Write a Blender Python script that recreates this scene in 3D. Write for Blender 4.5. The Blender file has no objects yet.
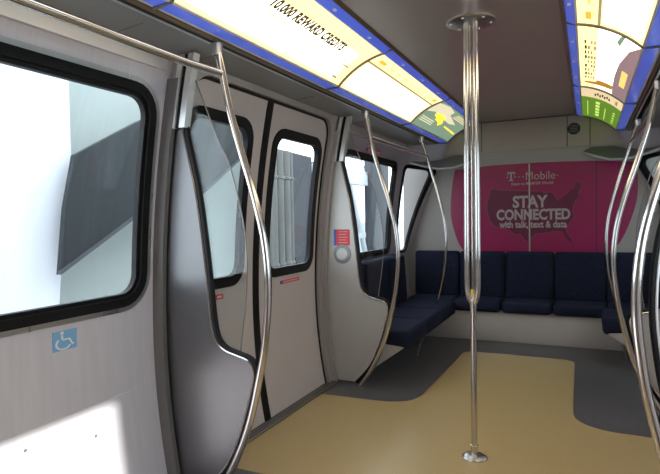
import bpy, bmesh, math, random
from mathutils import Vector, Matrix
from mathutils.geometry import tessellate_polygon
random.seed(7)
PI = math.pi
COL = bpy.context.scene.collection
XC = -0.585            # centre line of the car
YR = 6.42              # rear end wall

def P(z):              # bulging side wall profile (left), x as a function of height
    return -2.0 + (0.13 if z < .78 else 0.0865) * (z - .78) ** 2

# ------------------------------------------------------------------ materials
def nodes(name):
    m = bpy.data.materials.new(name); m.use_nodes = True
    nt = m.node_tree; b = nt.nodes['Principled BSDF']
    return m, nt, b

def pbr(name, col, rough=.5, metal=0., noise=0., nscale=8., bump=0., bscale=60., coat=0., stretch=None, spec=.5, rvar=0.):
    m, nt, b = nodes(name)
    b.inputs['Roughness'].default_value = rough
    b.inputs['Metallic'].default_value = metal
    b.inputs['Coat Weight'].default_value = coat
    b.inputs['Specular IOR Level'].default_value = spec
    b.inputs['Base Color'].default_value = (*col, 1)
    tc = nt.nodes.new('ShaderNodeTexCoord'); mp = nt.nodes.new('ShaderNodeMapping')
    nt.links.new(tc.outputs['Object'], mp.inputs['Vector'])
    if stretch: mp.inputs['Scale'].default_value = stretch
    if noise or rvar:
        n = nt.nodes.new('ShaderNodeTexNoise'); n.inputs['Scale'].default_value = nscale
        n.inputs['Detail'].default_value = 5
        nt.links.new(mp.outputs[0], n.inputs['Vector'])
        if noise:
            r = nt.nodes.new('ShaderNodeMapRange')
            r.inputs[1].default_value = .25; r.inputs[2].default_value = .75
            r.inputs[3].default_value = 1 - noise; r.inputs[4].default_value = 1 + noise
            nt.links.new(n.outputs['Fac'], r.inputs[0])
            mx = nt.nodes.new('ShaderNodeVectorMath'); mx.operation = 'SCALE'
            mx.inputs[0].default_value = col
            nt.links.new(r.outputs[0], mx.inputs['Scale'])
            nt.links.new(mx.outputs[0], b.inputs['Base Color'])
        if rvar:
            r2 = nt.nodes.new('ShaderNodeMapRange')
            r2.inputs[1].default_value = .3; r2.inputs[2].default_value = .7
            r2.inputs[3].default_value = rough - rvar; r2.inputs[4].default_value = rough + rvar
            nt.links.new(n.outputs['Fac'], r2.inputs[0]); nt.links.new(r2.outputs[0], b.inputs['Roughness'])
    if bump:
        n2 = nt.nodes.new('ShaderNodeTexNoise'); n2.inputs['Scale'].default_value = bscale
        n2.inputs['Detail'].default_value = 3
        nt.links.new(mp.outputs[0], n2.inputs['Vector'])
        bp = nt.nodes.new('ShaderNodeBump'); bp.inputs['Strength'].default_value = bump
        bp.inputs['Distance'].default_value = .004
        nt.links.new(n2.outputs['Fac'], bp.inputs['Height']); nt.links.new(bp.outputs[0], b.inputs['Normal'])
    return m

def speckle(name, a, c, d, rough, scale=260.):
    m, nt, b = nodes(name)
    tc = nt.nodes.new('ShaderNodeTexCoord')
    v = nt.nodes.new('ShaderNodeTexNoise'); v.inputs['Scale'].default_value = scale; v.inputs['Detail'].default_value = 2
    nt.links.new(tc.outputs['Object'], v.inputs['Vector'])
    r = nt.nodes.new('ShaderNodeValToRGB'); e = r.color_ramp.elements
    e[0].position = .36; e[0].color = (*a, 1); e[1].position = .64; e[1].color = (*d, 1)
    k = e.new(.5); k.color = (*c, 1)
    nt.links.new(v.outputs['Fac'], r.inputs[0])
    n = nt.nodes.new('ShaderNodeTexNoise'); n.inputs['Scale'].default_value = 2.2; n.inputs['Detail'].default_value = 6
    nt.links.new(tc.outputs['Object'], n.inputs['Vector'])
    mr = nt.nodes.new('ShaderNodeMapRange'); mr.inputs[1].default_value = .3; mr.inputs[2].default_value = .7
    mr.inputs[3].default_value = .98; mr.inputs[4].default_value = 1.02
    nt.links.new(n.outputs['Fac'], mr.inputs[0])
    s = nt.nodes.new('ShaderNodeVectorMath'); s.operation = 'SCALE'
    nt.links.new(r.outputs[0], s.inputs[0]); nt.links.new(mr.outputs[0], s.inputs['Scale'])
    nt.links.new(s.outputs[0], b.inputs['Base Color'])
    b.inputs['Roughness'].default_value = rough
    return m

def glassmat(name, tint=(.93, .96, .96), gloss=1.0, rough=.02):
    m, nt, b = nodes(name); nt.nodes.remove(b)
    out = nt.nodes['Material Output']
    t = nt.nodes.new('ShaderNodeBsdfTransparent'); t.inputs[0].default_value = (*tint, 1)
    g = nt.nodes.new('ShaderNodeBsdfGlossy'); g.inputs['Roughness'].default_value = rough
    f = nt.nodes.new('ShaderNodeFresnel')
    ge = nt.nodes.new('ShaderNodeNewGeometry'); io = nt.nodes.new('ShaderNodeMapRange')
    io.inputs[3].default_value = 1.5; io.inputs[4].default_value = 1 / 1.5
    nt.links.new(ge.outputs['Backfacing'], io.inputs[0]); nt.links.new(io.outputs[0], f.inputs[0])
    mu = nt.nodes.new('ShaderNodeMath'); mu.operation = 'MULTIPLY'; mu.inputs[1].default_value = gloss
    nt.links.new(f.outputs[0], mu.inputs[0])
    mx = nt.nodes.new('ShaderNodeMixShader')
    nt.links.new(mu.outputs[0], mx.inputs[0]); nt.links.new(t.outputs[0], mx.inputs[1]); nt.links.new(g.outputs[0], mx.inputs[2])
    nt.links.new(mx.outputs[0], out.inputs[0])
    return m

def backlit(name, col, k):
    m, nt, b = nodes(name)
    b.inputs['Base Color'].default_value = (*[c * .8 for c in col], 1)
    b.inputs['Roughness'].default_value = .35
    b.inputs['Emission Color'].default_value = (*col, 1)
    b.inputs['Emission Strength'].default_value = k
    return m

M = {}
M['floor_grey'] = speckle('grey_vinyl', (.07, .066, .072), (.09, .085, .09), (.115, .11, .116), .38, 160.)
M['floor_tan'] = speckle('tan_vinyl', (.40, .285, .13), (.44, .315, .145), (.48, .35, .17), .27, 160.)
M['ceil'] = pbr('ceiling_panel', (.47, .40, .37), .32, 0.55, .06, 1.5, .02, 200)
M['soffit'] = pbr('soffit_panel', (.30, .295, .28), .42, 0.3, .05, 3)
M['wall'] = pbr('lilac_grey_wall', (.44, .395, .44), .38, .25, .04, 2.5, .02, 120)
M['wallnear'] = pbr('brushed_wall', (.68, .645, .69), .30, .25, .05, 3, .05, 60, stretch=(1, 12, 1))
M['rear'] = pbr('grey_rear_panel', (.31, .285, .27), .45, .0, .04, 3, .02, 100)
M['bulk'] = pbr('bulkhead_panel', (.35, .285, .25), .45, .0, .04, 3)
M['base'] = pbr('bench_base_grey', (.47, .42, .395), .5, 0, .05, 4)
M['door'] = pbr('door_cream', (.54, .475, .455), .38, .1, .04, 2.5)
M['jamb'] = pbr('jamb_grey', (.42, .385, .37), .35, .5, .04, 4)
M['rubber'] = pbr('black_rubber', (.008, .008, .009), .45, 0, .2, 30, spec=.18)
M['seam'] = pbr('dark_seam', (.02, .02, .022), .6)
M['steel'] = pbr('polished_steel', (.58, .55, .53), .16, 1., .05, 12, rvar=.04)
M['steel2'] = pbr('satin_steel', (.55, .54, .54), .30, 1., .05, 6, .03, 90, stretch=(1, 1, .15), rvar=.05)
M['strip'] = pbr('bright_strip', (.92, .91, .92), .36, 1., .03, 6)
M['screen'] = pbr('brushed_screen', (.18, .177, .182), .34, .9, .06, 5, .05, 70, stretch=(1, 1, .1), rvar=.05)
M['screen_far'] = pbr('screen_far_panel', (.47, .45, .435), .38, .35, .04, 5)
M['alu'] = pbr('aluminium_post', (.66, .66, .66), .35, .6, .03, 10)
M['jamb2'] = pbr('ring_grey', (.22, .22, .22), .4, .6)
M['alu_d'] = pbr('threshold_metal', (.24, .225, .205), .45, .7, .12, 20, stretch=(1, .1, 1))
M['brass'] = pbr('brown_trim', (.30, .22, .13), .35, .7, .05, 8)
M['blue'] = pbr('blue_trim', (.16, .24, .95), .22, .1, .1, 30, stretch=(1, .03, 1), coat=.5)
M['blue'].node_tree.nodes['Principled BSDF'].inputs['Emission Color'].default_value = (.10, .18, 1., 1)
M['blue'].node_tree.nodes['Principled BSDF'].inputs['Emission Strength'].default_value = .22  # slight glow stands in for light from the cards on the trim
M['pearl'] = pbr('light_trim', (.75, .73, .66), .3, .2)
M['white'] = pbr('white_plastic', (.8, .8, .8), .4)
M['flange'] = pbr('brown_grey_flange', (.20, .185, .18), .4, .5, .05, 6)
M['black'] = pbr('black_plastic', (.015, .015, .015), .5)
M['fabric'] = pbr('navy_fabric', (.014, .017, .036), .9, 0, .55, 130, .35, 300, spec=.15)
M['fabric2'] = pbr('navy_back_fabric', (.013, .016, .034), .9, 0, .7, 90, .35, 300, spec=.15)
M['magenta'] = pbr('magenta_print', (.26, .001, .068), .35, 0, .05, 4)
M['magenta_d'] = pbr('magenta_map', (.11, .002, .034), .4, 0, .06, 6)
M['magenta_l'] = pbr('magenta_halo', (.26, .04, .11), .4)
M['print_grey'] = pbr('print_grey', (.36, .31, .31), .5)
M['red'] = pbr('red_sticker', (.62, .03, .045), .4)
M['pinkink'] = pbr('sticker_ink', (.85, .55, .52), .5)
M['blue_st'] = pbr('blue_sticker', (.03, .10, .45), .4)
M['sky_st'] = pbr('light_blue_sticker', (.20, .42, .66), .4)
M['ink'] = pbr('dark_ink', (.05, .045, .03), .5)
M['glass'] = glassmat('window_glass', (.93, .96, .97), .5)
M['glass2'] = glassmat('screen_glass', (.93, .95, .95), .8)
M['ext_pale'] = pbr('pale_concrete', (.46, .51, .49), .8, 0, .04, 1)
M['ext_dark'] = pbr('slate_cladding', (.02, .025, .028), .6, 0, .08, 1, stretch=(1, 5, .3))
M['ext_glaze'] = pbr('grey_glazing', (.20, .23, .26), .4)
M['ext_mid'] = pbr('grey_cladding', (.075, .078, .09), .7, 0, .06, 1)
M['ext_white'] = pbr('white_backdrop', (.86, .88, .93), .7, 0, .05, 1.2, stretch=(1, 4, .4))
M['ext_pipe'] = pbr('pipe_grey', (.20, .20, .19), .5, .2, .08, 3)
M['ext_ground'] = pbr('concrete_ground', (.30, .30, .30), .9, 0, .1, 1)
CARDK = 1.9
M['c_cream'] = backlit('card_cream', (1., .80, .36), .95)
M['c_white'] = backlit('card_white', (1., .93, .74), 1.7)
M['c_teal'] = backlit('card_teal', (.16, .24, .17), .8)
M['c_teal2'] = backlit('card_teal_light', (.55, .50, .34), .9)
M['c_green'] = backlit('card_green', (.12, .25, .02), .55)
M['c_green_l'] = backlit('card_green_ink', (.42, .60, .12), .9)
M['c_ltan'] = backlit('card_light_tan', (.72, .56, .33), .7)
M['c_plum'] = backlit('card_plum', (.20, .13, .14), .9)
M['c_orange'] = backlit('card_orange', (.95, .33, .04), 1.)
M['c_gold'] = backlit('card_gold', (.85, .62, .04), 1.)
M['c_brown'] = backlit('card_brown', (.35, .17, .02), .8)
M['c_ink'] = backlit('card_ink', (.10, .07, .006), .3)
M['c_stripe'] = backlit('card_stripe', (.35, .28, .15), .6)
M['c_faint'] = backlit('card_faint_ink', (.70, .50, .14), .9)

# ------------------------------------------------------------------ helpers
def link(name, bm, mat, parent=None, angle=35, base=None):
    me = bpy.data.meshes.new(name)
    bmesh.ops.recalc_face_normals(bm, faces=bm.faces)
    if parent is not None:
        p = parent; off = Vector((0, 0, 0))
        while p: off += Vector(p.location); p = p.parent
    else:
        xs = [v.co for v in bm.verts]
        off = Vector(((min(c.x for c in xs) + max(c.x for c in xs)) / 2, (min(c.y for c in xs) + max(c.y for c in xs)) / 2, min(c.z for c in xs)))
    bmesh.ops.translate(bm, verts=bm.verts, vec=-off)
    bm.to_mesh(me); bm.free()
    mats = mat if isinstance(mat, list) else [mat]
    for m in mats: me.materials.append(m)
    for p in me.polygons: p.use_smooth = True
    me.set_sharp_from_angle(angle=math.radians(angle))
    o = bpy.data.objects.new(name, me); COL.objects.link(o)
    if parent is not None: o.parent = parent
    else: o.location = off
    return o

def thing(name, label, cat, loc, group=None):
    o = bpy.data.objects.new(name, None); COL.objects.link(o); o.location = loc
    o.empty_display_size = .1
    o['label'] = label; o['category'] = cat
    if group: o['group'] = group
    return o

def tag(o, label, cat, group=None):
    o['label'] = label; o['category'] = cat
    if group: o['group'] = group
    return o

def struct(o): o['kind'] = 'structure'; return o

def lab(o, s): o['label'] = s; return o

def box(bm, x0, x1, y0, y1, z0, z1, bev=0, seg=2):
    r = bmesh.ops.create_cube(bm, size=1)
    vs = r['verts']
    for v in vs:
        v.co = Vector((x0 if v.co.x < 0 else x1, y0 if v.co.y < 0 else y1, z0 if v.co.z < 0 else z1))
    if bev:
        es = list({e for v in vs for e in v.link_edges})
        bmesh.ops.bevel(bm, geom=es, offset=bev, segments=seg, profile=.5, affect='EDGES')
    return bm

def B(*a, **k): return box(bmesh.new(), *a, **k)

def catmull(pts, n=8):
    pts = [Vector(p) for p in pts]; out = []
    for i in range(len(pts) - 1):
        p0 = pts[i - 1] if i else pts[0] * 2 - pts[1]
        p1, p2 = pts[i], pts[i + 1]
        p3 = pts[i + 2] if i + 2 < len(pts) else p2 * 2 - p1
        for k in range(n):
            t = k / n
            out.append(.5 * ((2 * p1) + (p2 - p0) * t + (2 * p0 - 5 * p1 + 4 * p2 - p3) * t * t + (3 * p1 - p0 - 3 * p2 + p3) * t ** 3))
    out.append(pts[-1]); return out

def tube(bm, pts, r, n=16, cap=True):
    pts = [Vector(p) for p in pts]; rings = []
    up = None
    for i, p in enumerate(pts):
        t = (pts[min(i + 1, len(pts) - 1)] - pts[max(i - 1, 0)]).normalized()
        if up is None:
            up = Vector((0, 1, 0)) if abs(t.y) < .9 else Vector((0, 0, 1))
        a = t.cross(up).normalized(); b = a.cross(t).normalized(); up = b
        rr = r[i] if isinstance(r, (list, tuple)) else r
        rings.append([bm.verts.new(p + a * math.cos(2 * PI * k / n) * rr + b * math.sin(2 * PI * k / n) * rr) for k in range(n)])
    for i in range(len(rings) - 1):
        for k in range(n):
            bm.faces.new((rings[i][k], rings[i][(k + 1) % n], rings[i + 1][(k + 1) % n], rings[i + 1][k]))
    if cap:
        bm.faces.new(rings[0][::-1]); bm.faces.new(rings[-1])
    return bm

def lathe(bm, prof, c=(0, 0, 0), n=32):
    rings = []
    for r, z in prof:
        if r < 1e-5: rings.append([bm.verts.new((c[0], c[1], c[2] + z))])
        else: rings.append([bm.verts.new((c[0] + r * math.cos(2 * PI * k / n), c[1] + r * math.sin(2 * PI * k / n), c[2] + z)) for k in range(n)])
    for i in range(len(rings) - 1):
        a, b = rings[i], rings[i + 1]
        for k in range(n):
            q = (k + 1) % n
            if len(a) == 1: bm.faces.new((a[0], b[q], b[k]))
            elif len(b) == 1: bm.faces.new((a[k], a[q], b[0]))
            else: bm.faces.new((a[k], a[q], b[q], b[k]))
    return bm

def rrect(u0, u1, v0, v1, r, n=6):
    out = []
    for cu, cv, a0 in ((u1 - r, v1 - r, 0), (u0 + r, v1 - r, 90), (u0 + r, v0 + r, 180), (u1 - r, v0 + r, 270)):
        for k in range(n + 1):
            a = math.radians(a0 + 90 * k / n)
            out.append((cu + r * math.cos(a), cv + r * math.sin(a)))
    return out

def rpoly(pts, r, n=5):
    out = []; N = len(pts)
    for i in range(N):
        a, b, c = Vector(pts[i - 1]), Vector(pts[i]), Vector(pts[(i + 1) % N])
        rr = r[i] if isinstance(r, (list, tuple)) else r
        d1 = (a - b); d2 = (c - b)
        if rr <= 0: out.append(tuple(b)); continue
        l1 = min(rr, d1.length * .49); l2 = min(rr, d2.length * .49)
        s = b + d1.normalized() * l1; e = b + d2.normalized() * l2
        for k in range(n + 1):
            t = k / n; p = s * (1 - t) ** 2 + b * 2 * t * (1 - t) + e * t * t
            out.append((p.x, p.y))
    return out

def circle(cu, cv, r, n=32): return [(cu + r * math.cos(2 * PI * k / n), cv + r * math.sin(2 * PI * k / n)) for k in range(n)]

def flat(outer, holes=()):
    """2D polygon (u,v) with holes -> bmesh in XY plane"""
    bm = bmesh.new(); loops = [outer] + list(holes)
    vs = []; poly = []
    for L in loops:
        lv = [bm.verts.new((p[0], p[1], 0)) for p in L]; vs += lv
        poly.append([Vector((p[0], p[1], 0)) for p in L])
    for t in tessellate_polygon(poly):
        try: bm.faces.new([vs[i] for i in t])
        except ValueError: pass
    bmesh.ops.dissolve_limit(bm, angle_limit=.001, verts=bm.verts, edges=bm.edges) if not holes else None
    return bm

def cut(bm, axis, vals):
    no = Vector((1, 0, 0)) if axis == 0 else Vector((0, 1, 0))
    for v in vals:
        co = Vector((v, 0, 0)) if axis == 0 else Vector((0, v, 0))
        bmesh.ops.bisect_plane(bm, geom=list(bm.verts) + list(bm.edges) + list(bm.faces), plane_co=co, plane_no=no, dist=1e-5)
    return bm

def thick(bm, fn, t):
    """map (u,v)->fn(u,v,w) for w=0 and w=t and close the rim"""
    top = list(bm.verts); faces = list(bm.faces); bound = [e for e in bm.edges if len(e.link_faces) == 1]
    uv = {v: (v.co.x, v.co.y) for v in top}
    low = {v: bm.verts.new(fn(*uv[v], t)) for v in top} if t else None
    if t:
        for f in faces: bm.faces.new([low[v] for v in f.verts][::-1])
        for e in bound:
            a, b = e.verts
            bm.faces.new((a, b, low[b], low[a]))
    for v in top: v.co = Vector(fn(*uv[v], 0))
    return bm

ZC = [i * .12 for i in range(0, 20)]
def side_fn(side, off=0.):
    """u=y, v=z on the bulging side wall; off>0 and w<0 into the room"""
    def f(u, v, w):
        x = P(v) + off - w
        return (x, u, v) if side < 0 else (2 * XC - x, u, v)
    return f

def side_panel(side, outer, holes=(), off=0., t=.03):
    return thick(cut(flat(outer, holes), 1, ZC), side_fn(side, off), t)

def mx(side, x): return x if side < 0 else 2 * XC - x

def text_bm(s, size, bold=0., width=None, space=1.):
    cu = bpy.data.curves.new('t', 'FONT'); cu.body = s; cu.size = size; cu.offset = bold
    cu.align_x = 'CENTER'; cu.align_y = 'CENTER'; cu.resolution_u = 3; cu.space_character = space
    o = bpy.data.objects.new('t', cu); COL.objects.link(o)
    dg = bpy.context.evaluated_depsgraph_get(); dg.update()
    me = o.evaluated_get(dg).to_mesh()
    bm = bmesh.new(); bm.from_mesh(me)
    o.evaluated_get(dg).to_mesh_clear()
    bpy.data.objects.remove(o); bpy.data.curves.remove(cu)
    xs = [v.co.x for v in bm.verts]; ys = [v.co.y for v in bm.verts]
    cx = (min(xs) + max(xs)) / 2; cy = (min(ys) + max(ys)) / 2; w = max(xs) - min(xs)
    k = width / w if width else 1
    for v in bm.verts: v.co = Vector(((v.co.x - cx) * k, (v.co.y - cy), 0))
    return bm

# ------------------------------------------------------------------ floor
def mk_floor():
    bm = B(-2.05, 2 * XC + 2.05, -1.3, YR + .1, -.06, 0)
    f = struct(link('floor', bm, M['floor_grey']))
    C_ = -.61
    right = [(C_ + .5, -1.2), (C_ + .5, 2.42), (C_ + 1.26, 2.42), (C_ + 1.26, 3.72), (C_ + .52, 3.74), (C_ + .5, 5.45)]
    rr = [0, .22, 0, 0, .28, .14]
    left = [(2 * C_ - x, y) for x, y in right][::-1]
    pts = rpoly(right + left, rr + rr[::-1], 8)
    fm = thick(flat(pts), lambda u, v, w: (u, v, .0025 - w), .002)
    link('floor_inlay', fm, M['floor_tan'], f)
mk_floor()

# ------------------------------------------------------------------ ceiling, soffits
def mk_ceiling():
    c = struct(link('ceiling', B(-1.09, 2 * -.605 + 1.09, -1.3, YR, 2.395, 2.45), M['ceil']))
    link('roof_shell', B(-1.95, .78, -1.35, YR + .15, 2.46, 2.52), M['soffit'], c)
    for s in (-1, 1):
        bm = bmesh.new()
        pr = [(-1.595, 2.172), (-1.86, 2.148), (-1.86, 2.47), (-1.595, 2.47)]
        vs = [[bm.verts.new((mx(s, x), y, z)) for x, z in pr] for y in (-1.3, YR)]
        for i in range(4): bm.faces.new((vs[0][i], vs[0][(i + 1) % 4], vs[1][(i + 1) % 4], vs[1][i]))
        bm.faces.new(vs[0]); bm.faces.new(vs[1])
        so = struct(link('trim_' + ('1' if s < 0 else '2'), bm, M['soffit']))
        # groove lines and access panels on the soffit
        for y0, y1 in ((1.75, 2.25), (3.3, 3.32), (4.35, 4.37)):
            g = bmesh.new()
            for (a, b, c1, d) in ((y0, y0 + .004, -1.80, -1.66), (y1, y1 + .004, -1.80, -1.66)):
                q = [g.verts.new((mx(s, x), yy, 2.172 + (x + 1.595) * .0906 + dz)) for x in (c1, d) for yy in (a, a + .002) for dz in (-.0008, .001)]
                for i4 in ((0, 1, 3, 2), (4, 5, 7, 6), (0, 1, 5, 4), (2, 3, 7, 6), (0, 2, 6, 4), (1, 3, 7, 5)): g.faces.new([q[j] for j in i4])
            link('panel_seam', g, M['seam'], so)
        # steel cove strip between soffit and wall
        bm = bmesh.new()
        for y0, y1 in ((-1.3, 2.09), (4.1, 5.9)):
            pr = [(P(2.10) + .014, 2.072), (P(2.10) + .018, 2.149), (P(2.14) - .02, 2.16), (P(2.075) - .02, 2.072)]
            vs = [[bm.verts.new((mx(s, x), y, z)) for x, z in pr] for y in (y0, y1)]
            for i in range(4): bm.faces.new((vs[0][i], vs[0][(i + 1) % 4], vs[1][(i + 1) % 4], vs[1][i]))
            bm.faces.new(vs[0]); bm.faces.new(vs[1])
        link('cove_strip', bm, M['strip'], so)
mk_ceiling()

# ------------------------------------------------------------------ side walls
W1 = (-.25, 2.055, .955, 1.975)      # large near window (y0,y1,z0,z1)
WA = (4.3, 5.77, .955, 1.93)
def ring(o, d):
    y0, y1, z0, z1 = o; return (y0 + d, y1 - d, z0 + d, z1 - d)

def window(side, name, rect, r):
    f = struct(link(name, side_panel(side, rrect(*ring(rect, -.012), r + .012), [rrect(*ring(rect, .03), r - .03)], .012, .03), M['rubber']))
    fr = link('window_frame', side_panel(side, rrect(*ring(rect, .02), r - .02), [rrect(*ring(rect, .048), r - .048)], -.004, .03), M['rubber'], f)
    link('metal_trim', side_panel(side, rrect(*ring(rect, -.034), r + .034), [rrect(*ring(rect, -.011), r + .011)], .010, .02), M['steel2'], f)
    link('pane', side_panel(side, rrect(*ring(rect, .04), r - .04), [], -.016, .006), M['glass'], f)
    return f

def nose_fn(side, off=0.):
    # end of the car: walls draw in towards the top
    def f(u, v, w):
        k = min(max((u - 5.88) / .5, 0), 1)
        x = P(v) + k * k * (.03 + max(0, v - .85) * .27) + off - w
        return (x, u, v) if side < 0 else (2 * XC - x, u, v)
    return f

def mk_side(side):
    nm = 'left' if side < 0 else 'right'
    mat = M['wallnear']
    outer = [(-1.3, 0), (2.14, 0), (2.14, 2.18), (-1.3, 2.18)]
    w = struct(link('wall_' + nm, side_panel(side, outer, [rrect(*W1, .14)]), mat))
    # lower kick panel with screws
    kp = link('kick_panel', side_panel(side, [(-1.2, .02), (2.06, .02), (2.06, .535), (-1.2, .535)], [], .006, .006), M['wallnear'], w)
    for y, z in ((.35, .49), (1.39, .465), (1.72, .40)):
        sc = lathe(bmesh.new(), [(0, .004), (.007, .003), (.009, 0)], (0, 0, 0), 12)
        bmesh.ops.rotate(sc, verts=sc.verts, cent=(0, 0, 0), matrix=Matrix.Rotation(PI / 2 * -side, 3, 'Y'))
        bmesh.ops.translate(sc, verts=sc.verts, vec=(mx(side, P(z) + .006), y, z))
        link('screw', sc, M['flange'], w)
    # door portal: jambs with rounded top corners
    far = struct(link('wall_' + nm, side_panel(side, [(4.0, 0), (5.9, 0), (5.9, 2.18), (4.0, 2.18)], [rrect(*WA, .11)]), M['wall']))
    # nose
    hole = rpoly([(5.98, .93), (6.27, .93), (6.36, 1.90), (5.98, 1.93)], [.07, .07, .08, .08], 5)
    bm = cut(flat([(5.9, 0), (YR + .05, 0), (YR + .05, 2.18), (5.9, 2.18)], [hole]), 1, ZC)
    bm = cut(bm, 0, [5.95, 6.0, 6.05, 6.1, 6.15, 6.2, 6.25, 6.3, 6.35])
    nose = struct(link('wall_' + nm, thick(bm, nose_fn(side), .03), M['wall']))
    def grow(poly, d):
        cx = sum(p[0] for p in poly) / len(poly); cy = sum(p[1] for p in poly) / len(poly)
        out = []
        for x, y in poly: out.append((cx + (x - cx) * (1 + d / .18), cy + (y - cy) * (1 + d / .5)))
        return out
    bm = cut(cut(flat(grow(hole, .01), [grow(hole, -.026)]), 1, ZC), 0, [6.0, 6.1, 6.2, 6.3])
    wn = struct(link('window_' + ('3' if side < 0 else '6'), thick(bm, nose_fn(side, .01), .03), M['rubber']))
    bm = cut(cut(flat(grow(hole, -.015)), 1, ZC), 0, [6.0, 6.1, 6.2, 6.3])
    link('pane', thick(bm, nose_fn(side, -.012), .006), M['glass'], wn)
    window(side, 'window_' + ('1' if side < 0 else '4'), W1, .14)
    window(side, 'window_' + ('2' if side < 0 else '5'), WA, .11)
    # portal frame standing proud of the leaves
    hole = [(3.955, .0)] + [(3.955 - .14 + .14 * math.cos(math.radians(a)), 2.115 - .14 + .14 * math.sin(math.radians(a))) for a in range(0, 91, 15)] \
         + [(2.27 + .14 + .14 * math.cos(math.radians(a)), 2.115 - .14 + .14 * math.sin(math.radians(a))) for a in range(90, 181, 15)] + [(2.27, .0)]
    arch = [(4.06, 0), (4.06, 2.172), (2.146, 2.172), (2.146, 0)] + hole[::-1]
    pf = struct(link('trim_' + ('3' if side < 0 else '4'), side_panel(side, arch, [], .034, .07), M['jamb']))
    # leaves
    for i, (y0, y1, wy0, wy1, rs) in enumerate(((2.22, 3.03, 2.27, 2.915, (.0, .0)), (3.10, 4.0, 3.165, 3.885, (0, 0)))):
        n = {(-1, 0): 'door_1', (-1, 1): 'door_2', (1, 0): 'door_3', (1, 1): 'door_4'}[(side, i)]
        rect = (wy0, wy1, .945, 1.955)
        leaf = struct(link(n, side_panel(side, [(y0, .015), (y1, .015), (y1, 2.16), (y0, 2.16)], [rrect(*rect, .13)], 0, .03), M['door']))
        link('window_frame', side_panel(side, rrect(*ring(rect, -.008), .138), [rrect(*ring(rect, .055), .085)], .010, .035), M['rubber'], leaf)
        link('pane', side_panel(side, rrect(*ring(rect, .045), .095), [], -.012, .006), M['glass'], leaf)
        ys = (3.03, 3.064) if i == 0 else (3.066, 3.10)
        link('rubber_seal', side_panel(side, [(ys[0], .015), (ys[1], .015), (ys[1], 2.13), (ys[0], 2.13)], [], .006, .034), M['rubber'], leaf)
    def inset(d):
        return [(3.955 - d, .0)] + [(3.815 + (.14 - d) * math.cos(math.radians(a)), 1.975 + (.14 - d) * math.sin(math.radians(a))) for a in range(0, 91, 15)] \
         + [(2.41 + (.14 - d) * math.cos(math.radians(a)), 1.975 + (.14 - d) * math.sin(math.radians(a))) for a in range(90, 181, 15)] + [(2.27 + d, .0)]
    link('portal_gap', side_panel(side, inset(-.001) + inset(.014)[::-1], [], .008, .02), M['rubber'], pf)
    # threshold
    x0, x1 = sorted((mx(side, -1.985), mx(side, -1.845)))
    th = struct(link('trim_' + ('5' if side < 0 else '6'), B(x0, x1, 2.2, 4.03, 0.003, .016, bev=.004), M['alu_d']))
    for k in range(4):
        xx = mx(side, -1.865 - k * .022)
        link('tread_groove', B(xx - .003, xx + .003, 2.21, 4.02, .0158, .0175), M['seam'], th)
for s in (-1, 1): mk_side(s)

# rear and front end walls
def mk_rear():
    def fn(u, v, w): return (u, YR + w, v)
    w = struct(link('wall_rear', thick(flat([(-2.03, 0), (.86, 0), (.86, 2.46), (-2.03, 2.46)]), fn, .06), M['rear']))
    link('header_panel', B(-2.0, .83, YR - .028, YR, 2.055, 2.395, bev=.006), M['bulk'], w)
    link('header_recess', B(-1.9, .75, YR - .014, YR, 1.955, 2.055), M['rear'], w)
    for x in (-1.09, -.20, .02): link('panel_seam', B(x - .004, x + .004, YR - .030, YR - .026, 2.06, 2.39), M['seam'], w)
    link('panel_seam', B(-2.0, .83, YR - .03, YR - .026, 2.385, 2.395), M['seam'], w)
    sp = lathe(bmesh.new(), [(0, .004), (.05, .004), (.056, .009), (.062, .004), (.062, 0)])
    bmesh.ops.rotate(sp, verts=sp.verts, cent=(0, 0, 0), matrix=Matrix.Rotation(PI / 2, 3, 'X'))
    bmesh.ops.translate(sp, verts=sp.verts, vec=(-.135, YR - .028, 2.245))
    s = tag(link('round_speaker', sp, M['black']), 'small round black speaker set in the rear header panel', 'speaker')
    for k in range(5):
        link('grille_bar', B(-.175, -.095, YR - .038, YR - .034, 2.213 + k * .016, 2.217 + k * .016), M['flange'], s)
    struct(link('wall_front', B(-2.03, .86, -1.36, -1.3, 0, 2.46), M['rear']))
mk_rear()

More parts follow.
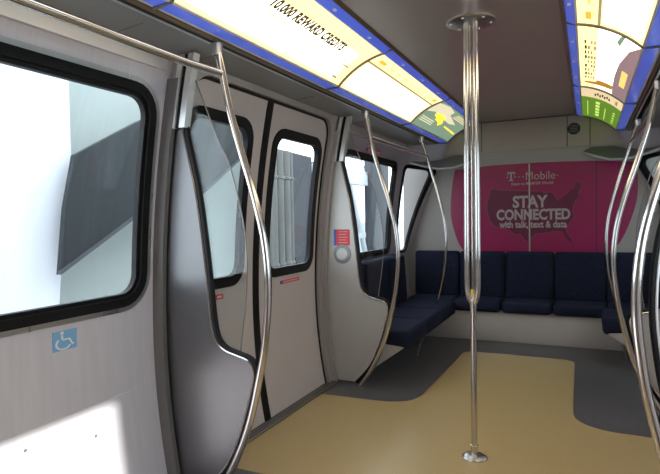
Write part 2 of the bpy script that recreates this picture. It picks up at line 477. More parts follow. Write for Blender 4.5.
# overhead crescent lips in the rear corners
for s in (-1, 1):
    pts = []
    A = [(-1.12, YR - .03), (-1.25, 6.28), (-1.45, 6.14), (-1.65, 6.02), (-1.80, 5.92)]
    cur = [Vector((mx(s, x), y, 0)) for x, y in A]
    cur = catmull(cur, 6)
    out = [(c.x, c.y) for c in cur] + [(mx(s, x), y) for x, y in ((-1.80, 5.95), (-1.77, 6.05), (-1.66, 6.2), (-1.50, 6.33), (-1.42, YR - .035))]
    t = thing('corner_lip', ('curved silver overhead lip in the rear corner above the left end window' if s < 0 else 'curved silver overhead lip over the right part of the magenta poster'), 'overhead trim', (mx(s, -1.5), 6.2, 2.02))
    def zz(u, v):
        d = abs(u - mx(s, -1.12)); T = [(0, 1.985), (.13, 1.925), (.25, 1.878), (.40, 1.868), (.55, 1.90), (.70, 1.95)]
        for (a, za), (b, zb) in zip(T, T[1:]):
            if d <= b: return za + (zb - za) * (d - a) / (b - a)
        return T[-1][1]
    def zr(u, v):        # rises from the lip to the rear wall
        yl = min(cur, key=lambda c: abs(c.x - u)).y
        k = min(1, max(0, (v - yl) / max(.02, YR - .03 - yl)))
        return zz(u, v) * (1 - k) + 2.03 * k
    fb = cut(cut(flat(out), 0, [mx(s, -1.12 - .08 * q) for q in range(1, 9)]), 1, [6.0, 6.1, 6.2, 6.3])
    link('lip_panel', thick(fb, lambda u, v, w: (u, v, zr(u, v) + w), .012), M['flange'], t)
    link('lip_edge', tube(bmesh.new(), [(c.x, c.y, zz(c.x, c.y) + .004) for c in cur], .012, 10), M['alu'], t)

# ------------------------------------------------------------------ light boxes
# cross section measured on the left side, mirrored for the right
LXC = -.605
IN_, OUT = (-1.158, 2.372), (-1.468, 2.203)
def arc_pt(t, off=0.):
    dx, dz = OUT[0] - IN_[0], OUT[1] - IN_[1]; L = math.hypot(dx, dz)
    nx, nz = dz / L, -dx / L              # towards up / outside
    sag = 4 * t * (1 - t) * .028
    # normal pointing into the room is (-nx,-nz)
    if nz < 0: nx, nz = -nx, -nz
    return IN_[0] + dx * t + nx * (sag - off), IN_[1] + dz * t + nz * (sag - off)
CARD_L = math.hypot(OUT[0] - IN_[0], OUT[1] - IN_[1])

def card_fn(side, y0, y1, off):
    """u 0..1 along reading direction, v 0..1 from top (ceiling) to bottom (wall)"""
    def f(u, v, w):
        x, z = arc_pt(min(max(v, -.02), 1.02), off + w)
        if side > 0:
            return (2 * LXC - x, y1 - u * (y1 - y0), z)
        return (x, y0 + u * (y1 - y0), z)
    return f

def card(side, y0, y1, poly, mat, parent, name, off=.002, t=-.0015):
    bm = cut(flat(poly), 1, [k / 12 for k in range(1, 12)])
    return link(name, thick(bm, card_fn(side, y0, y1, off), t), mat, parent)

def rect(u0, u1, v0, v1): return [(u0, v0), (u1, v0), (u1, v1), (u0, v1)]

def card_text(side, y0, y1, s, u, v, size, mat, parent, name='lettering', width=None, bold=0, off=.004):
    bm = text_bm(s, size, bold, width, 1.08)
    L = y1 - y0
    for q in bm.verts:
        q.co = Vector((u + q.co.x / L, v - q.co.y / CARD_L, 0))
    bm = cut(bm, 1, [k / 12 for k in range(1, 12)])
    f = card_fn(side, y0, y1, off)
    for q in bm.verts: q.co = Vector(f(q.co.x, q.co.y, 0))
    return link(name, bm, mat, parent)

def sweep_y(side, pr, y0, y1):
    bm = bmesh.new()
    vs = [[bm.verts.new((x if side < 0 else 2 * LXC - x, y, z)) for x, z in pr] for y in (y0, y1)]
    n = len(pr)
    for i in range(n): bm.faces.new((vs[0][i], vs[0][(i + 1) % n], vs[1][(i + 1) % n], vs[1][i]))
    bm.faces.new(vs[0]); bm.faces.new(vs[1][::-1])
    return bm

def light_box(side, y0, y1, label, face, design):
    x = arc_pt(.5)[0]
    t = thing('light_box', label, 'light box', (x if side < 0 else 2 * LXC - x, (y0 + y1) / 2, 2.2), 'backlit advertising boxes along the ceiling coves')
    g = .008
    a, b = y0 + g, y1 - g
    card(side, a, b, rect(0, 1, 0, 1), face, t, 'advert_card', 0, -.004)
    # housing behind
    link('housing', sweep_y(side, [(-1.12, 2.394), (-1.57, 2.394), (-1.57, 2.215), (-1.53, 2.215), (-1.5, 2.26), (-1.13, 2.39)], y0, y1), M['seam'], t)
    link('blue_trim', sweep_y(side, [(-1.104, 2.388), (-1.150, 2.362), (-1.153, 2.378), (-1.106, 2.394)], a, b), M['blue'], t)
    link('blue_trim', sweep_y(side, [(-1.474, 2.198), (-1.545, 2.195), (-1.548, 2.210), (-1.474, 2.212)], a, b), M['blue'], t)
    link('cream_bead', sweep_y(side, [(-1.150, 2.362), (-1.160, 2.364), (-1.160, 2.376), (-1.150, 2.375)], a, b), M['pearl'], t)
    link('cream_bead', sweep_y(side, [(-1.464, 2.200), (-1.474, 2.196), (-1.474, 2.210), (-1.464, 2.212)], a, b), M['pearl'], t)
    link('edge_bead', sweep_y(side, [(-1.545, 2.194), (-1.556, 2.192), (-1.556, 2.210), (-1.545, 2.210)], a, b), M['pearl'], t)
    # clips on the inner blue trim
    for k in range(3):
        yy = y0 + (y1 - y0) * (.2 + .3 * k)
        xx = -1.127 if side < 0 else 2 * LXC + 1.127
        link('clip', B(xx - .008, xx + .008, yy - .012, yy + .012, 2.366, 2.374, bev=.002), M['white'], t)
    # dividing rib at the far end
    rp = [arc_pt(k / 8, .006) for k in range(9)]
    pr = [(-1.100, 2.384)] + rp + [(-1.556, 2.188)]
    bm = tube(bmesh.new(), [(x if side < 0 else 2 * LXC - x, y1, z) for x, z in pr], .007, 8)
    link('rib', bm, M['flange'], t)
    design(side, a, b, t)
    return t

def d_plain(side, a, b, t):
    card(side, a, b, rect(.08, .92, .15, .9), M['c_white'], t, 'printed_panel')

def d_reward(side, a, b, t):
    card(side, a, b, rpoly(rect(.02, .93, .30, .93), .05), M['c_white'], t, 'printed_panel')
    card_text(side, a, b, '10,000 REWARD CREDITS', .545, .375, .080, M['c_ink'], t, bold=.0045, width=.78)
    for k in range(22):
        card(side, a, b, rect(.33 + .026 * k, .33 + .026 * k + .012 + .008 * (k % 3 == 0), .53, .55), M['c_faint'], t, 'small_print', .004) if k % 7 != 6 else None
    card(side, a, b, rect(.90, .955, .60, .63), M['c_stripe'], t, 'small_print', .004)
    card(side, a, b, rect(.90, .94, .86, .90), M['c_stripe'], t, 'small_print', .004)

def d_stripe(side, a, b, t):
    if side > 0:
        m = lambda u: 1 - u
    card(side, a, b, rpoly(rect(.03, .97, .345, .95), .04), M['c_white'], t, 'printed_panel')
    card(side, a, b, rect(0.0, 1.0, .285, .325), M['c_stripe'], t, 'grey_stripe')
    for k in range(0, 9):
        card(side, a, b, rect(.095 + k * .10, .12 + k * .10 + .025 * (k % 2), .15, .185), M['c_faint'], t, 'small_print', .004)
        card(side, a, b, rect(.09 + k * .10, .11 + k * .10 + .02 * ((k + 1) % 2), .215, .235), M['c_faint'], t, 'small_print', .004)
    lab(card(side, a, b, rpoly(rect(.06, .13, .12, .20), .012), M['c_orange'], t, 'printed_badge', .005), 'orange printed badge')
    lab(card(side, a, b, rpoly(rect(.90, .96, .12, .20), .012), M['c_orange'], t, 'printed_badge', .005), 'orange printed badge')

def d_teal(side, a, b, t):
    lab(card(side, a, b, [(.03, .12), (.22, .03), (.40, .10), (.42, .24), (.60, .34), (.75, .42), (.60, .50), (.36, .44), (.16, .40), (.04, .50)], M['c_teal2'], t, 'printed_cloud'), 'pale peach printed cloud')
    for p in ([(.20, .42), (.30, .36), (.45, .40), (.47, .47), (.36, .46), (.33, .54), (.22, .50)], [(.30, .50), (.44, .48), (.50, .60), (.46, .72), (.40, .62), (.31, .60)]):
        card(side, a, b, p, M['c_gold'], t, 'yellow_figure', .005)
    for k in range(3):
        card(side, a, b, rect(.52, .95, .10 + k * .065, .135 + k * .065), M['c_ltan'], t, 'small_print', .004)
        card(side, a, b, rect(.06, .34, .66 + k * .06, .685 + k * .06), M['c_teal2'], t, 'small_print', .004)
    card(side, a, b, [(.60, .62), (.95, .66), (.95, .72), (.60, .66)], M['c_gold'], t, 'yellow_stroke', .004)

def d_pen(side, a, b, t):      # right middle card; u runs from far to near
    card(side, a, b, rpoly(rect(.02, .98, .30, .97), .03), M['c_white'], t, 'printed_panel')
    for r in range(4):
        for k in range(9):
            if (k + r) % 5 == 4: continue
            card(side, a, b, rect(.20 + .072 * k, .20 + .072 * k + .045, .10 + r * .05, .125 + r * .05 + .01 * (k % 2)), M['c_stripe'] if r else M['c_ink'], t, 'small_print', .004)
    card(side, a, b, [(.10, .10), (.13, .08), (.15, .30), (.20, .34), (.19, .66), (.10, .66), (.09, .34)], M['c_brown'], t, 'brown_pen', .005)
    lab(card(side, a, b, [(0, .68), (.15, .66), (.40, .66), (.62, .70), (.85, .82), (.98, .99), (0, .99)], M['c_plum'], t, 'dark_corner', .004), 'dark plum printed corner')
    card(side, a, b, rect(.27, .55, .78, .90), M['c_faint'], t, 'cream_block', .006)
    lab(card(side, a, b, [(.90, .60), (.99, .66), (.99, .72), (.86, .66)], M['c_teal'], t, 'printed_wedge', .006), 'teal printed wedge')

def d_green(side, a, b, t):
    card(side, a, b, rect(.0, .72, 0, 1), M['c_green'], t, 'green_field')
    for k in range(7):
        card(side, a, b, rect(.80 + .03 * (k % 2), .86 + .03 * (k % 2), .30 + k * .055, .335 + k * .055), M['ink'], t, 'small_print', .004)
    card(side, a, b, rect(.79, .9, .80, .86), M['c_stripe'], t, 'small_print', .004)
    for k in range(5):
        card(side, a, b, rect(.12 + .11 * k, .19 + .11 * k, .34, .44), M['c_green_l'], t, 'pale_lettering', .004)
        card(side, a, b, rect(.12 + .09 * k, .15 + .09 * k, .80, .86), M['c_green_l'], t, 'pale_lettering', .004)
    card(side, a, b, rect(.08, .6, .14, .155), M['c_green_l'], t, 'thin_line', .004)
    card(side, a, b, rect(.08, .5, .58, .6), M['c_green_l'], t, 'thin_line', .004)

light_box(-1, -1.25, .12, 'first cream backlit box on the left, nearest the camera', M['c_cream'], d_plain)
light_box(-1, .12, 1.70, 'cream backlit box on the left cut by the top edge of the photo', M['c_cream'], d_plain)
light_box(-1, 1.70, 3.28, 'long cream backlit advert reading 10,000 REWARD CREDITS over the doors', M['c_cream'], d_reward)
light_box(-1, 3.28, 4.88, 'cream backlit advert with grey stripe and orange badges on the left', M['c_cream'], d_stripe)
light_box(-1, 4.88, YR - .06, 'teal backlit advert with yellow figure at the far left end', M['c_teal'], d_teal)
light_box(1, -1.25, .12, 'first cream backlit box on the right, nearest the camera', M['c_cream'], d_plain)
light_box(1, .12, 1.70, 'cream backlit box on the right cut by the right edge of the photo', M['c_cream'], d_plain)
light_box(1, 1.70, 3.28, 'bright cream backlit advert with orange badge at the top right corner', M['c_cream'], d_stripe)
light_box(1, 3.28, 4.88, 'backlit advert with brown pen and dark plum corner on the right', M['c_cream'], d_pen)
light_box(1, 4.88, YR - .06, 'green and cream backlit advert at the far right end', M['c_ltan'], d_green)
for s, n in ((-1, '7'), (1, '8')):
    ct = struct(link('trim_' + n, sweep_y(s, [(-1.080, 2.393), (-1.100, 2.382), (-1.106, 2.40), (-1.080, 2.42)], -1.3, YR - .03), M['brass']))
    link('lower_bead', sweep_y(s, [(-1.562, 2.185), (-1.572, 2.178), (-1.590, 2.178), (-1.590, 2.21), (-1.562, 2.21)], -1.3, YR - .03), M['brass'], ct)
    link('dark_gap', sweep_y(s, [(-1.574, 2.1745), (-1.584, 2.1715), (-1.584, 2.1785), (-1.574, 2.1785)], -1.3, YR - .03), M['seam'], ct)
    link('light_bead', sweep_y(s, [(-1.586, 2.170), (-1.596, 2.168), (-1.596, 2.19), (-1.586, 2.19)], -1.3, YR - .03), M['alu'], ct)

# ------------------------------------------------------------------ centre pole
def mk_pole():
    cx, cy = -.572, 3.05
    t = thing('centre_pole', 'tall steel pole of three tubes joining into one, standing mid-floor', 'pole', (cx, cy, 0))
    fl = link('ceiling_flange', lathe(bmesh.new(), [(0, 0), (.124, 0), (.130, .004), (.130, .009), (0, .009)], (cx, cy, 2.3855), 40), M['steel2'], t)
    for k in range(6):
        a = k * PI / 3 + .3
        link('bolt', lathe(bmesh.new(), [(0, -.006), (.006, -.005), (.008, 0)], (cx + .105 * math.cos(a), cy + .105 * math.sin(a), 2.3855), 10), M['steel'], t)
    for k in range(3):
        # one tube left, one right, one to the rear
        ang = math.radians((205, -25, 90)[k])
        d = Vector((math.cos(ang), math.sin(ang), 0))
        prof = [(2.388, .026), (2.2, .027), (1.9, .029), (1.5, .032), (1.2, .033), (1.0, .0325), (.93, .030), (.895, .022), (.872, .011), (.86, .002)]
        pts = [Vector((cx, cy, z)) + d * r for z, r in prof]
        rr = .0145
        link('tube', tube(bmesh.new(), catmull(pts, 5), rr, 16), M['steel'], t)
    link('joint', lathe(bmesh.new(), [(0, .905), (.010, .90), (.018, .885), (.0185, .86), (.0175, .84), (0, .84)], (cx, cy, 0), 20), M['steel'], t)
    lab(link('badge', B(cx - .006, cx + .006, cy - .036, cy - .028, .905, .945, bev=.003), M['c_gold_paint'], t), 'small yellow mark')
    link('lower_tube', tube(bmesh.new(), [(cx, cy, .01), (cx, cy, .86)], .0165, 20), M['steel'], t)
    link('collar', lathe(bmesh.new(), [(.0168, .075), (.021, .073), (.021, .01), (.0168, .01)], (cx, cy, 0), 24), M['steel'], t)
    link('floor_flange', lathe(bmesh.new(), [(0, .022), (.03, .022), (.055, .017), (.066, .008), (.067, .0026), (0, .0026)], (cx, cy, 0), 36), M['steel2'], t)
M['c_gold_paint'] = pbr('yellow_paint', (.75, .5, .03), .4)
mk_pole()

# ------------------------------------------------------------------ curved grab poles, rails, screens
PROF = [(-1.572, 2.168), (-1.555, 2.08), (-1.511, 1.871), (-1.45, 1.66), (-1.385, 1.455), (-1.335, 1.245), (-1.319, 1.03), (-1.335, .84), (-1.362, .68), (-1.435, .40), (-1.53, .18), (-1.643, .0)]
def cap(x, y, z, t):
    link('ceiling_cap', lathe(bmesh.new(), [(.0175, -.05), (.023, -.05), (.028, -.01), (.028, .004), (0, .004)], (x, y, z), 20), M['steel2'], t)

def grab_frame(side, kind):
    if kind == 'near':
        y = 2.13; lb = {-1: 'large curved steel grab pole with horizontal rail, nearest on the left', 1: 'curved steel grab pole at the right edge of the photo'}[side]
    else:
        y = 4.02; lb = {-1: 'pair of curved steel grab poles joined by a rail beside the left side bench', 1: 'pair of curved steel grab poles crossing in front of the poster right end'}[side]
    t = thing('grab_pole', lb, 'grab pole', (mx(side, -1.643), y, 0))
    pts = catmull([(mx(side, x), y, z) for x, z in PROF], 6)
    link('pole', tube(bmesh.new(), pts, .0175, 18), M['steel'], t)
    cap(mx(side, -1.572), y, 2.168, t)
    xr, zr = (-1.548, 2.03) if kind == 'near' else (-1.530, 1.97)
    if kind == 'near':
        link('rail', tube(bmesh.new(), [(mx(side, xr - .02), -1.28, zr), (mx(side, xr - .02), 1.9, zr), (mx(side, xr), 2.10, zr), (mx(side, xr), 2.13, zr)], .0175, 18), M['steel'], t)
    else:
        P2 = [(-1.572, 2.168), (-1.555, 2.10), (-1.45, 1.75), (-1.36, 1.42), (-1.325, 1.2), (-1.322, 1.0), (-1.345, .78), (-1.385, .60), (-1.43, .437)]
        pts = catmull([(mx(side, x), 5.6, z) for x, z in P2], 6)
        link('pole', tube(bmesh.new(), pts, .0150, 16), M['steel'], t)
        cap(mx(side, -1.572), 5.6, 2.168, t)
        link('rail', tube(bmesh.new(), [(mx(side, -1.535), 4.02, 1.97), (mx(side, -1.518), 5.6, 1.97)], .0150, 16), M['steel'], t)

def screen(side, kind):
    y = 2.15 if kind == 'near' else 4.05
    lb = {('near', -1): 'dark brushed steel door screen with glass, nearest on the left',
          ('far', -1): 'grey door screen with red sticker and round disc beyond the left doors',
          ('near', 1): 'door screen with glass just inside the right edge of the photo',
          ('far', 1): 'far right door screen seen between the right-hand poles'}[(kind, side)]
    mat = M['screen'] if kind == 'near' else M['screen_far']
    t = thing('door_screen', lb, 'screen', (mx(side, -1.8), y, 0))
    edge = [(-1.795, 1.83), (-1.775, 1.72), (-1.722, 1.487), (-1.685, 1.22), (-1.66, .98), (-1.645, .84), (-1.622, .765), (-1.575, .722), (-1.50, .70), (-1.445, .685), (-1.415, .655), (-1.412, .60), (-1.435, .51), (-1.49, .34), (-1.57, .17), (-1.70, .02)]
    ec = [(p.x, p.y) for p in catmull([(x, z, 0) for x, z in edge], 5)]
    wall = [(P(z) + .012, z) for z in [.02, .2, .4, .6, .8, 1.0, 1.2, 1.4, 1.6, 1.78, 1.83]]
    fn = lambda u, v, w: (mx(side, u), y + w, v)
    link('metal_panel', thick(flat(ec + wall), fn, .022), mat, t)
    off = .016
    rub = []
    for i, (x, z) in enumerate(ec):
        a = ec[max(i - 1, 0)]; b = ec[min(i + 1, len(ec) - 1)]
        d = Vector((b[0] - a[0], b[1] - a[1])).normalized(); n = Vector((-d.y, d.x))
        if n.x < 0: n = -n
        rub.append((x + n.x * off * .6, z + n.y * off * .6))
    link('rubber_edge', tube(bmesh.new(), [(mx(side, x), y + .004, z) for x, z in rub], .0135, 10), M['rubber'], t)
    link('steel_lip', tube(bmesh.new(), [(mx(side, x - .008), y - .004, z) for x, z in ec], .007, 8), M['steel'], t)
    # glass between metal edge, post and outer curve
    go = [(p.x, p.y) for p in catmull([(-1.77, 2.155, 0), (-1.735, 2.05, 0), (-1.605, 1.74, 0), (-1.535, 1.60, 0), (-1.468, 1.33, 0), (-1.452, 1.15, 0), (-1.465, .95, 0), (-1.492, .78, 0), (-1.50, .71, 0)], 5)]
    if kind == 'near' and side > 0:      # this pane reaches out almost to the pole and has a sealed edge
        go = [(p.x - .042, p.y) for p in catmull([(x, z, 0) for x, z in PROF[1:9]], 5)]
        go = [(-1.77, 2.155)] + [g_ for g_ in go if g_[1] < 2.05]
        link('pane_seal', tube(bmesh.new(), [(mx(side, x - .006), y + .004, z) for x, z in go[1:]], .010, 8), M['rubber'], t)
        link('pane_lip', tube(bmesh.new(), [(mx(side, x - .020), y, z) for x, z in go[1:]], .005, 8), M['alu'], t)
    i1 = min(range(len(ec)), key=lambda i: abs(ec[i][0] + 1.5) + abs(ec[i][1] - .70))
    gp = go + [ec[i] for i in range(i1, -1, -1)] + [(-1.805, 2.155)]
    link('glass_pane', thick(flat(gp), lambda u, v, w: (mx(side, u), y + .008 + w, v), .008), M['glass2'], t)
    bm = tube(bmesh.new(), [(mx(side, x), y + .012, z) for x, z in go], .0035, 6)
    lab(link('glass_edge', bm, M['flange'], t), 'thin dark glass edge')
    # post of two rails with a black slot
    def strip(d0, d1, dy, mt, nm, th=.045):
        zs = [1.80, 1.88, 1.96, 2.04, 2.10, 2.150]
        poly = [(P(z) + d0, z) for z in zs] + [(P(z) + d1, z) for z in zs[::-1]]
        link(nm, thick(flat(poly), lambda u, v, w: (mx(side, u), y - dy + w, v), th), mt, t)
    strip(.048, .078, .030, M['alu'], 'post_rail'); strip(.106, .140, .030, M['alu'], 'post_rail')
    strip(.078, .106, .020, M['rubber'], 'post_slot')
    # mounting flange down the wall
    fl = [(P(z) + .002, z) for z in ZC if z < 2.1] 
    fr = [(P(z) + .065, z) for z in ZC if z < 2.1][::-1]
    link('mounting_flange', thick(flat(fl + fr), lambda u, v, w: (mx(side, u), y - .035 + w, v), .028), M['flange'] if kind == 'near' else M['jamb'], t)
    if kind == 'far' :
        cxs, czs = (-1.800, 1.054)
        if side > 0: cxs, czs = -1.62, 1.10
        for nm, r0, r1, dy, mt in (('ring', 0, .078, .006, M['steel2']), ('disc', 0, .050, .010, mat)):
            sp = lathe(bmesh.new(), [(0, dy), (r1 - .004, dy), (r1, dy - .003), (r1, 0)], n=36)
            bmesh.ops.rotate(sp, verts=sp.verts, cent=(0, 0, 0), matrix=Matrix.Rotation(PI / 2, 3, 'X'))
            bmesh.ops.translate(sp, verts=sp.verts, vec=(mx(side, -1.800), y, 1.054))
            lab(link('round_' + nm, sp, M['jamb2'] if nm == 'ring' else mat, t), 'grey metal ring' if nm == 'ring' else 'pale round disc')
        a, b = sorted((mx(side, -1.873), mx(side, -1.732)))
        st = link('safety_sticker', B(a, b, y - .002, y, 1.122, 1.252), M['red'], t); lab(st, 'red safety sticker with blue margin')
        link('blue_margin', B(a, a + .02, y - .003, y - .001, 1.122, 1.252), M['blue_st'], st)
        for k in range(5):
            link('sticker_line', B(a + .042, b - (.02 + .012 * (k % 2)), y - .003, y - .001, 1.232 - k * .022, 1.235 - k * .022), M['pinkink'], st)
for s in (-1, 1):
    for k in ('near', 'far'):
        grab_frame(s, k); screen(s, k)

# ------------------------------------------------------------------ seats
def cushion(x0, x1, y0, y1, z0, z1, bev=.03, seg=4): return B(x0, x1, y0, y1, z0, z1, bev=bev, seg=seg)

def mk_rear_bench():
    t = thing('rear_bench', 'long navy fabric bench across the rear end below the magenta poster', 'bench', (-.58, 6.1, 0))
    link('base', B(-1.885, .715, 5.985, YR - .03, .002, .33, bev=.004), M['base'], t)
    xs = [-1.84, -1.335, -.832, -.328, .17, .67]
    for i in range(5):
        a, b = xs[i] + .003, xs[i + 1] - .003
        if i == 0: a = -1.86
        if i == 4: b = .69
        link('seat_cushion', cushion(a, b, 5.93, 6.33, .315, .435, .04), M['fabric'], t)
        bm = cushion(a, b, 6.28, 6.38, .42, .94, .035)
        for v in bm.verts: v.co.y += (v.co.z - .42) * .04
        link('backrest', bm, M['fabric2'], t)
mk_rear_bench()

def side_bench(side, y0, y1, n, label):
    t = thing('side_bench', label, 'bench', (mx(side, -1.7), (y0 + y1) / 2, 0))
    pr = [(-1.945, .335), (-1.315, .335), (-1.335, .295), (-1.74, .002), (-1.90, .002)]
    bm = bmesh.new()
    vs = [[bm.verts.new((mx(side, x), y, z)) for x, z in pr] for y in (y0 + .01, y1)]
    for i in range(5): bm.faces.new((vs[0][i], vs[0][(i + 1) % 5], vs[1][(i + 1) % 5], vs[1][i]))
    bm.faces.new(vs[0]); bm.faces.new(vs[1][::-1])
    link('base', bm, M['base'], t)
    L = (y1 - y0) / n
    for i in range(n):
        a, b = y0 + i * L + .002, y0 + (i + 1) * L - .002
        x0, x1 = sorted((mx(side, -1.92), mx(side, -1.285)))
        bm = cushion(x0, x1, a, b, .335, .435, .035)
        # front edge drops in a waterfall lip
        for v in bm.verts:
            d = abs(v.co.x - mx(side, -1.285))
            if d < .06 and v.co.z < .385: v.co.z -= .045
        link('seat_cushion', bm, M['fabric'], t)
        x0, x1 = sorted((mx(side, -1.965), mx(side, -1.815)))
        bm = cushion(x0, x1, a, b, .42, .93, .04)
        for v in bm.verts:
            k = (v.co.z - .42)
            v.co.x += side * k * .06 + side * 0
            v.co.x = max(v.co.x, P(.8) + .004) if side < 0 else min(v.co.x, 2 * XC - P(.8) - .004)
        link('backrest', bm, M['fabric2'], t)
    link('strut', tube(bmesh.new(), [(mx(side, -1.42), (y0 + y1) / 2 + .1, .27), (mx(side, -1.50), (y0 + y1) / 2 + .1, .002)], .012, 10), M['flange'], t)
side_bench(-1, 4.16, 5.88, 3, 'navy fabric side bench along the left wall behind the door screen')
side_bench(1, 5.28, 5.88, 1, 'short navy fabric side bench at the rear right corner behind the poles')

# ------------------------------------------------------------------ poster
def mk_poster():
    y = YR - .004
    def fn(u, v, w): return (u, y + w, v)
    t = thing('advertising_poster', 'magenta STAY CONNECTED poster on the rear wall above the bench', 'poster', (-.48, YR - .005, .95))
    outl = [(p.x, p.y) for p in catmull([(-1.30, .925, 0), (-1.38, 1.06, 0), (-1.445, 1.3, 0), (-1.45, 1.5, 0), (-1.43, 1.72, 0), (-1.40, 1.875, 0)], 5)]
    top = [(-1.0, 1.905), (-.5, 1.912), (0, 1.900), (.42, 1.868)]
    outr = [(p.x, p.y) for p in catmull([(.435, 1.86, 0), (.46, 1.72, 0), (.455, 1.5, 0), (.40, 1.28, 0), (.31, 1.06, 0), (.20, .925, 0)], 5)]
    link('poster_sheet', thick(flat(outl + top + outr), fn, -.004), M['magenta'], t)
    y2 = y - .0045
    def pt(u, v): return ((485 + u / 5.58), (165 + v / 5.58))
    # picture of the country outline, measured on the sheet
    O = [(35, 140), (90, 150), (180, 156), (240, 160), (325, 163), (338, 178), (352, 172), (372, 168), (395, 185), (410, 217), (430, 203), (462, 184), (480, 160), (500, 156), (508, 125), (528, 120), (540, 148), (520, 175), (530, 200), (506, 215), (496, 245), (490, 275), (500, 300), (472, 338), (450, 358), (465, 390), (492, 430), (480, 438), (452, 408), (436, 380), (390, 378), (345, 385), (292, 390), (265, 410), (252, 442), (235, 430), (203, 392), (172, 394), (140, 370), (95, 355), (50, 345), (22, 310), (10, 252), (12, 210), (28, 172)]
    def conv(u, v):
        # sheet coordinates -> metres on the wall
        px, py = pt(u, v)
        x = -1.047 + (px - 486) * (.979 / 95) 
        z = 1.70 - (py - 185) * .01135
        z += (x + .58) * .0
        return (x, z)
    mp = [conv(*q) for q in O]
    cxm = sum(p[0] for p in mp) / len(mp); czm = sum(p[1] for p in mp) / len(mp)
    halo = []
    for i in range(len(mp)):
        a, b, c = Vector(mp[i - 1]), Vector(mp[i]), Vector(mp[(i + 1) % len(mp)])
        d = (c - a).normalized(); n = Vector((-d.y, d.x))
        if (b + n * .01 - Vector((cxm, czm))).length < (b - Vector((cxm, czm))).length: n = -n
        halo.append(tuple(b + n * .007))
    def layer(poly, d, m, nm):
        return link(nm, thick(flat(poly), lambda u, v, w: (u, y - .0042 - d + w, v), .0004), m, t)
    lab(layer(halo, .0005, M['magenta_l'], 'map_outline'), 'thin pale outline of the map')
    lab(layer(mp, .0011, M['magenta_d'], 'map_shape'), 'dark magenta map shape')
    def tx(s, x, z, size, width, bold, nm='lettering', mt=None, hy=1.):
        bm = text_bm(s, size, bold, width)
        for v in bm.verts: v.co = Vector((x + v.co.x, y - .0062, z + v.co.y * hy))
        link(nm, bm, mt or M['print_grey'], t)
    tx('STAY', -.578, 1.487, .178, .365, .006)
    tx('CONNECTED', -.553, 1.345, .158, .765, .006)
    tx('with talk, text & data', -.555, 1.230, .103, .70, .003)
    # logo line: slab T, dots, word, dot
    for (x0, x1, z0, z1) in ((-.815, -.735, 1.806, 1.822), (-.815, -.806, 1.785, 1.822), (-.744, -.735, 1.785, 1.822), (-.784, -.766, 1.724, 1.822), (-.797, -.753, 1.722, 1.734), (-.822, -.806, 1.757, 1.769), (-.744, -.728, 1.757, 1.769),
                             (-.700, -.688, 1.757, 1.769), (-.655, -.643, 1.757, 1.769), (-.304, -.292, 1.757, 1.769)):
        link('logo_block', B(x0, x1, y - .0062, y - .0056, z0, z1), M['print_grey'], t)
    tx('Mobile', -.47, 1.770, .125, .30, 0)
    tx("Next to M&M'S\u00ae World", -.556, 1.688, .046, .43, .0005)
    link('centre_strip', B(-.591, -.577, y - .012, y - .0065, .93, 1.905), M['jamb'], t)
    for x in (.080,): link('panel_joint', B(x - .004, x + .004, y - .0048, y - .0040, .93, 1.895), M['seam'], t)
mk_poster()

# ------------------------------------------------------------------ stickers on wall and doors
def sticker(side, y0, y1, z0, z1, mat, name, off=.004, parent=None):
    return link(name, side_panel(side, [(y0, z0), (y1, z0), (y1, z1), (y0, z1)], [], off, .002), mat, parent)

t = thing('wheelchair_sign', 'small blue square wheelchair sign on the wall under the large window', 'sign', (P(.86), 1.595, .80))
sticker(-1, 1.538, 1.655, .812, .895, M['sky_st'], 'sign_sheet', .0045, t)
def sfn(u, v, w): return (P(v) + .0062 - w, u, v)
# wheelchair symbol
cy, cz = 1.590, .849
sy, sz = 1.5, 1.12
def sym(poly, nm): link(nm, thick(flat([(cy + a * sy * .001, cz + b * sz * .001) for a, b in poly]), sfn, .001), M['white'], t)
sym([(x - 6, z + 33) for x, z in circle(0, 0, 6, 14)], 'symbol_head')
sym([(-9, 25), (-3, 25), (-2, 4), (16, 4), (26, -18), (32, -16), (33, -11), (28, -10), (20, 10), (-2, 10), (-2, 14), (12, 14), (12, 18), (-2, 18), (-3, 26)][:10] + [(-2, 10), (-8, 8)], 'symbol_body')
arc = [(26 * math.cos(math.radians(a)) - 2, 24 * math.sin(math.radians(a)) - 8) for a in range(130, 341, 15)]
arci = [(20 * math.cos(math.radians(a)) - 2, 18 * math.sin(math.radians(a)) - 8) for a in range(340, 129, -15)]
sym(arc + arci, 'symbol_wheel')

for (y0, y1, z0, z1, lb, off) in ((3.385, 3.665, .878, .903, 'red warning strip under the window of the far left door leaf', .005),
                                (2.60, 2.705, .872, .903, 'red warning strip under the window of the near left door leaf', .005),
                                (4.80, 5.19, 1.958, 1.998, 'red warning strip above the window beside the left bench', .005)):
    s = tag(sticker(-1, y0, y1, z0, z1, M['red'], 'warning_strip', off), lb, 'sticker', 'red warning strips')
    link('blue_end', side_panel(-1, [(y0, z0), (y0 + .03, z0), (y0 + .03, z1), (y0, z1)], [], off + .001, .001), M['blue_st'], s)
    for k in range(8):
        L = (y1 - y0 - .06) / 8
        link('small_print', side_panel(-1, [(y0 + .045 + k * L, z0 + .009), (y0 + .045 + k * L + L * .7, z0 + .009), (y0 + .045 + k * L + L * .7, z1 - .009), (y0 + .045 + k * L, z1 - .009)], [], off + .001, .001), M['pinkink'], s)

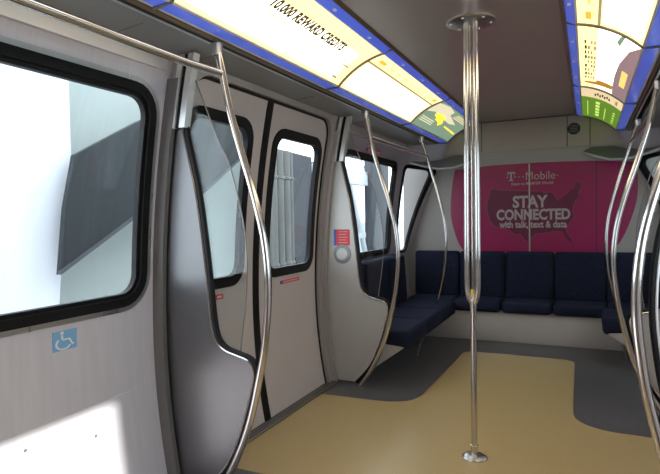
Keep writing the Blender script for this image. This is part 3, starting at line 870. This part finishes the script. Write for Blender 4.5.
# ------------------------------------------------------------------ outside the windows
struct(link('ground_outside', B(-14, 10, -8, 34, -.95, -.85), M['ext_ground']))
def slab(poly, x, th, mat, name, parent=None):
    return link(name, thick(flat(poly), lambda u, v, w: (x - w, u, v), th), mat, parent)
g = 'outside'
w = tag(slab([(3.9, -.85), (8.9, -.85), (8.9, 4.5), (3.9, 4.5)], -5.7, .3, M['ext_pale'], 'station_wall'), 'pale grey-green concrete wall seen through the large window', 'wall panel')
w = tag(slab([(.2, -.85), (3.85, -.85), (4.12, .2), (4.18, .8), (4.36, 2.1), (4.36, 4.5), (.2, 4.5)], -5.25, .25, M['ext_white'], 'white_backdrop'), 'added white panel imitating reflected glare at the left of the large window', 'wall panel')  # added panel, imitates the bright reflection in the window glass
b = tag(slab([(3.97, .80), (5.09, 1.41), (5.7, 1.55), (6.31, 1.69), (7.31, 2.29), (8.0, 2.6), (8.0, 3.7), (6.2, 3.05), (5.12, 2.56), (4.2, 2.07), (4.06, 1.5)], -5.0, .06, M['ext_dark'], 'sloping_beam'), 'dark slate sloping beam seen through the large window and near door', 'beam')
link('bottom_rail', thick(flat([(3.97, .80), (5.09, 1.41), (5.7, 1.55), (6.31, 1.69), (7.31, 2.29), (7.31, 2.33), (6.31, 1.735), (5.7, 1.595), (5.09, 1.455), (3.97, .845)]), lambda u, v, w: (-4.985 - w, u, v), .05), M['ext_mid'], b)
for i, (yy, r) in enumerate(((8.28, .085), (8.50, .09), (8.73, .09), (8.92, .055))):
    bm = lathe(bmesh.new(), [(0, 0), (r, 0), (r, 1.35), (r + .02, 1.36), (r + .02, 1.40), (r, 1.41), (r, 2.9), (r + .02, 2.91), (r + .02, 2.95), (r, 2.96), (r, 3.42), (0, 3.42)], (-5.0, yy, -.85), 20)
    tag(link('service_pipe', bm, M['ext_pipe']), ('leftmost', 'second from left', 'third from left', 'thinnest, rightmost')[i] + ' grey pipe seen through the far door window', 'pipe', 'grey pipes outside the doors')
tag(slab([(8.95, 1.15), (9.35, .80), (9.7, .30), (9.8, -.85), (10.3, -.85), (10.3, 2.62), (8.6, 2.66), (8.6, 1.3)], -5.25, .2, M['ext_mid'], 'grey_cladding'), 'slate grey angled cladding right of the pipes outside', 'wall panel')
# steel frame outside the far window
fr = thing('steel_frame', 'white steel frame over grey glazing seen through the left bench window', 'frame', (-5.3, 12, -.85))
lab(link('glazing', B(-5.6, -5.55, 10.4, 13.1, -.85, 2.6), M['ext_glaze'], fr), 'grey glazing')
link('top_beam', B(-5.3, -5.1, 10.4, 13.2, 2.15, 2.5), M['ext_white'], fr)
for (ya, za, yb, zb) in ((11.3, 2.2, 12.9, -.85), (12.2, 2.2, 13.4, .0), (10.4, 1.2, 11.9, -.85)):
    link('diagonal', tube(bmesh.new(), [(-5.2, ya, za), (-5.2, yb, zb)], .07, 8), M['ext_white'], fr)
link('cross_rail', B(-5.25, -5.15, 10.4, 13.1, .82, .95), M['ext_white'], fr)
tag(link('grey_column', B(-5.2, -5.0, 13.15, 14.5, -.85, 3.6, bev=.02), M['ext_mid']), 'tall slate grey column seen through the left bench window', 'column')
tag(slab([(15.2, -.85), (30, -.85), (30, 1.0), (17, 1.2), (15.2, 1.1)], -6.5, .3, M['ext_white'], 'parapet'), 'low white parapet seen through the left end window', 'wall panel')
# unseen, added building on the right side shading the car
tag(link('sun_blocking_wall', B(3.6, 4.0, 2.02, 32, -.85, 8), M['ext_pale']), 'pale wall added outside the right-hand windows to block the sun', 'blocker')

# ------------------------------------------------------------------ light
wd = bpy.data.worlds.new('World'); bpy.context.scene.world = wd; wd.use_nodes = True
bg = wd.node_tree.nodes['Background']; bg.inputs[0].default_value = (.86, .93, 1., 1); bg.inputs[1].default_value = 2.5
sd = bpy.data.lights.new('sun', 'SUN'); sd.energy = 9; sd.angle = .02; sd.color = (1, .96, .9)
so = bpy.data.objects.new('sun', sd); COL.objects.link(so)
so.rotation_euler = Vector((-2.75, -.09, -1.43)).to_track_quat('-Z', 'Y').to_euler(); so.location = (6, 1, 5)

# ------------------------------------------------------------------ camera
f = 548.; Yc = Vector((258, 24, -f)).normalized()
Xc = Vector((1165, 1, f)).normalized(); Xc = (Xc - Yc * Xc.dot(Yc)).normalized(); Zc = Xc.cross(Yc)
# rows: world axes in camera coordinates -> matrix camera->world
R = Matrix((Xc, Yc, Zc))
cd = bpy.data.cameras.new('camera'); cd.sensor_width = 36; cd.lens = f / 660 * 36; cd.clip_start = .02
co = bpy.data.objects.new('camera', cd); COL.objects.link(co)
co.matrix_world = Matrix.Translation((0, 0, 1.35)) @ R.to_4x4()
sc = bpy.context.scene; sc.camera = co
sc.view_settings.view_transform = 'Standard'; sc.view_settings.look = 'None'; sc.view_settings.gamma = 1
sc.view_settings.exposure = .72
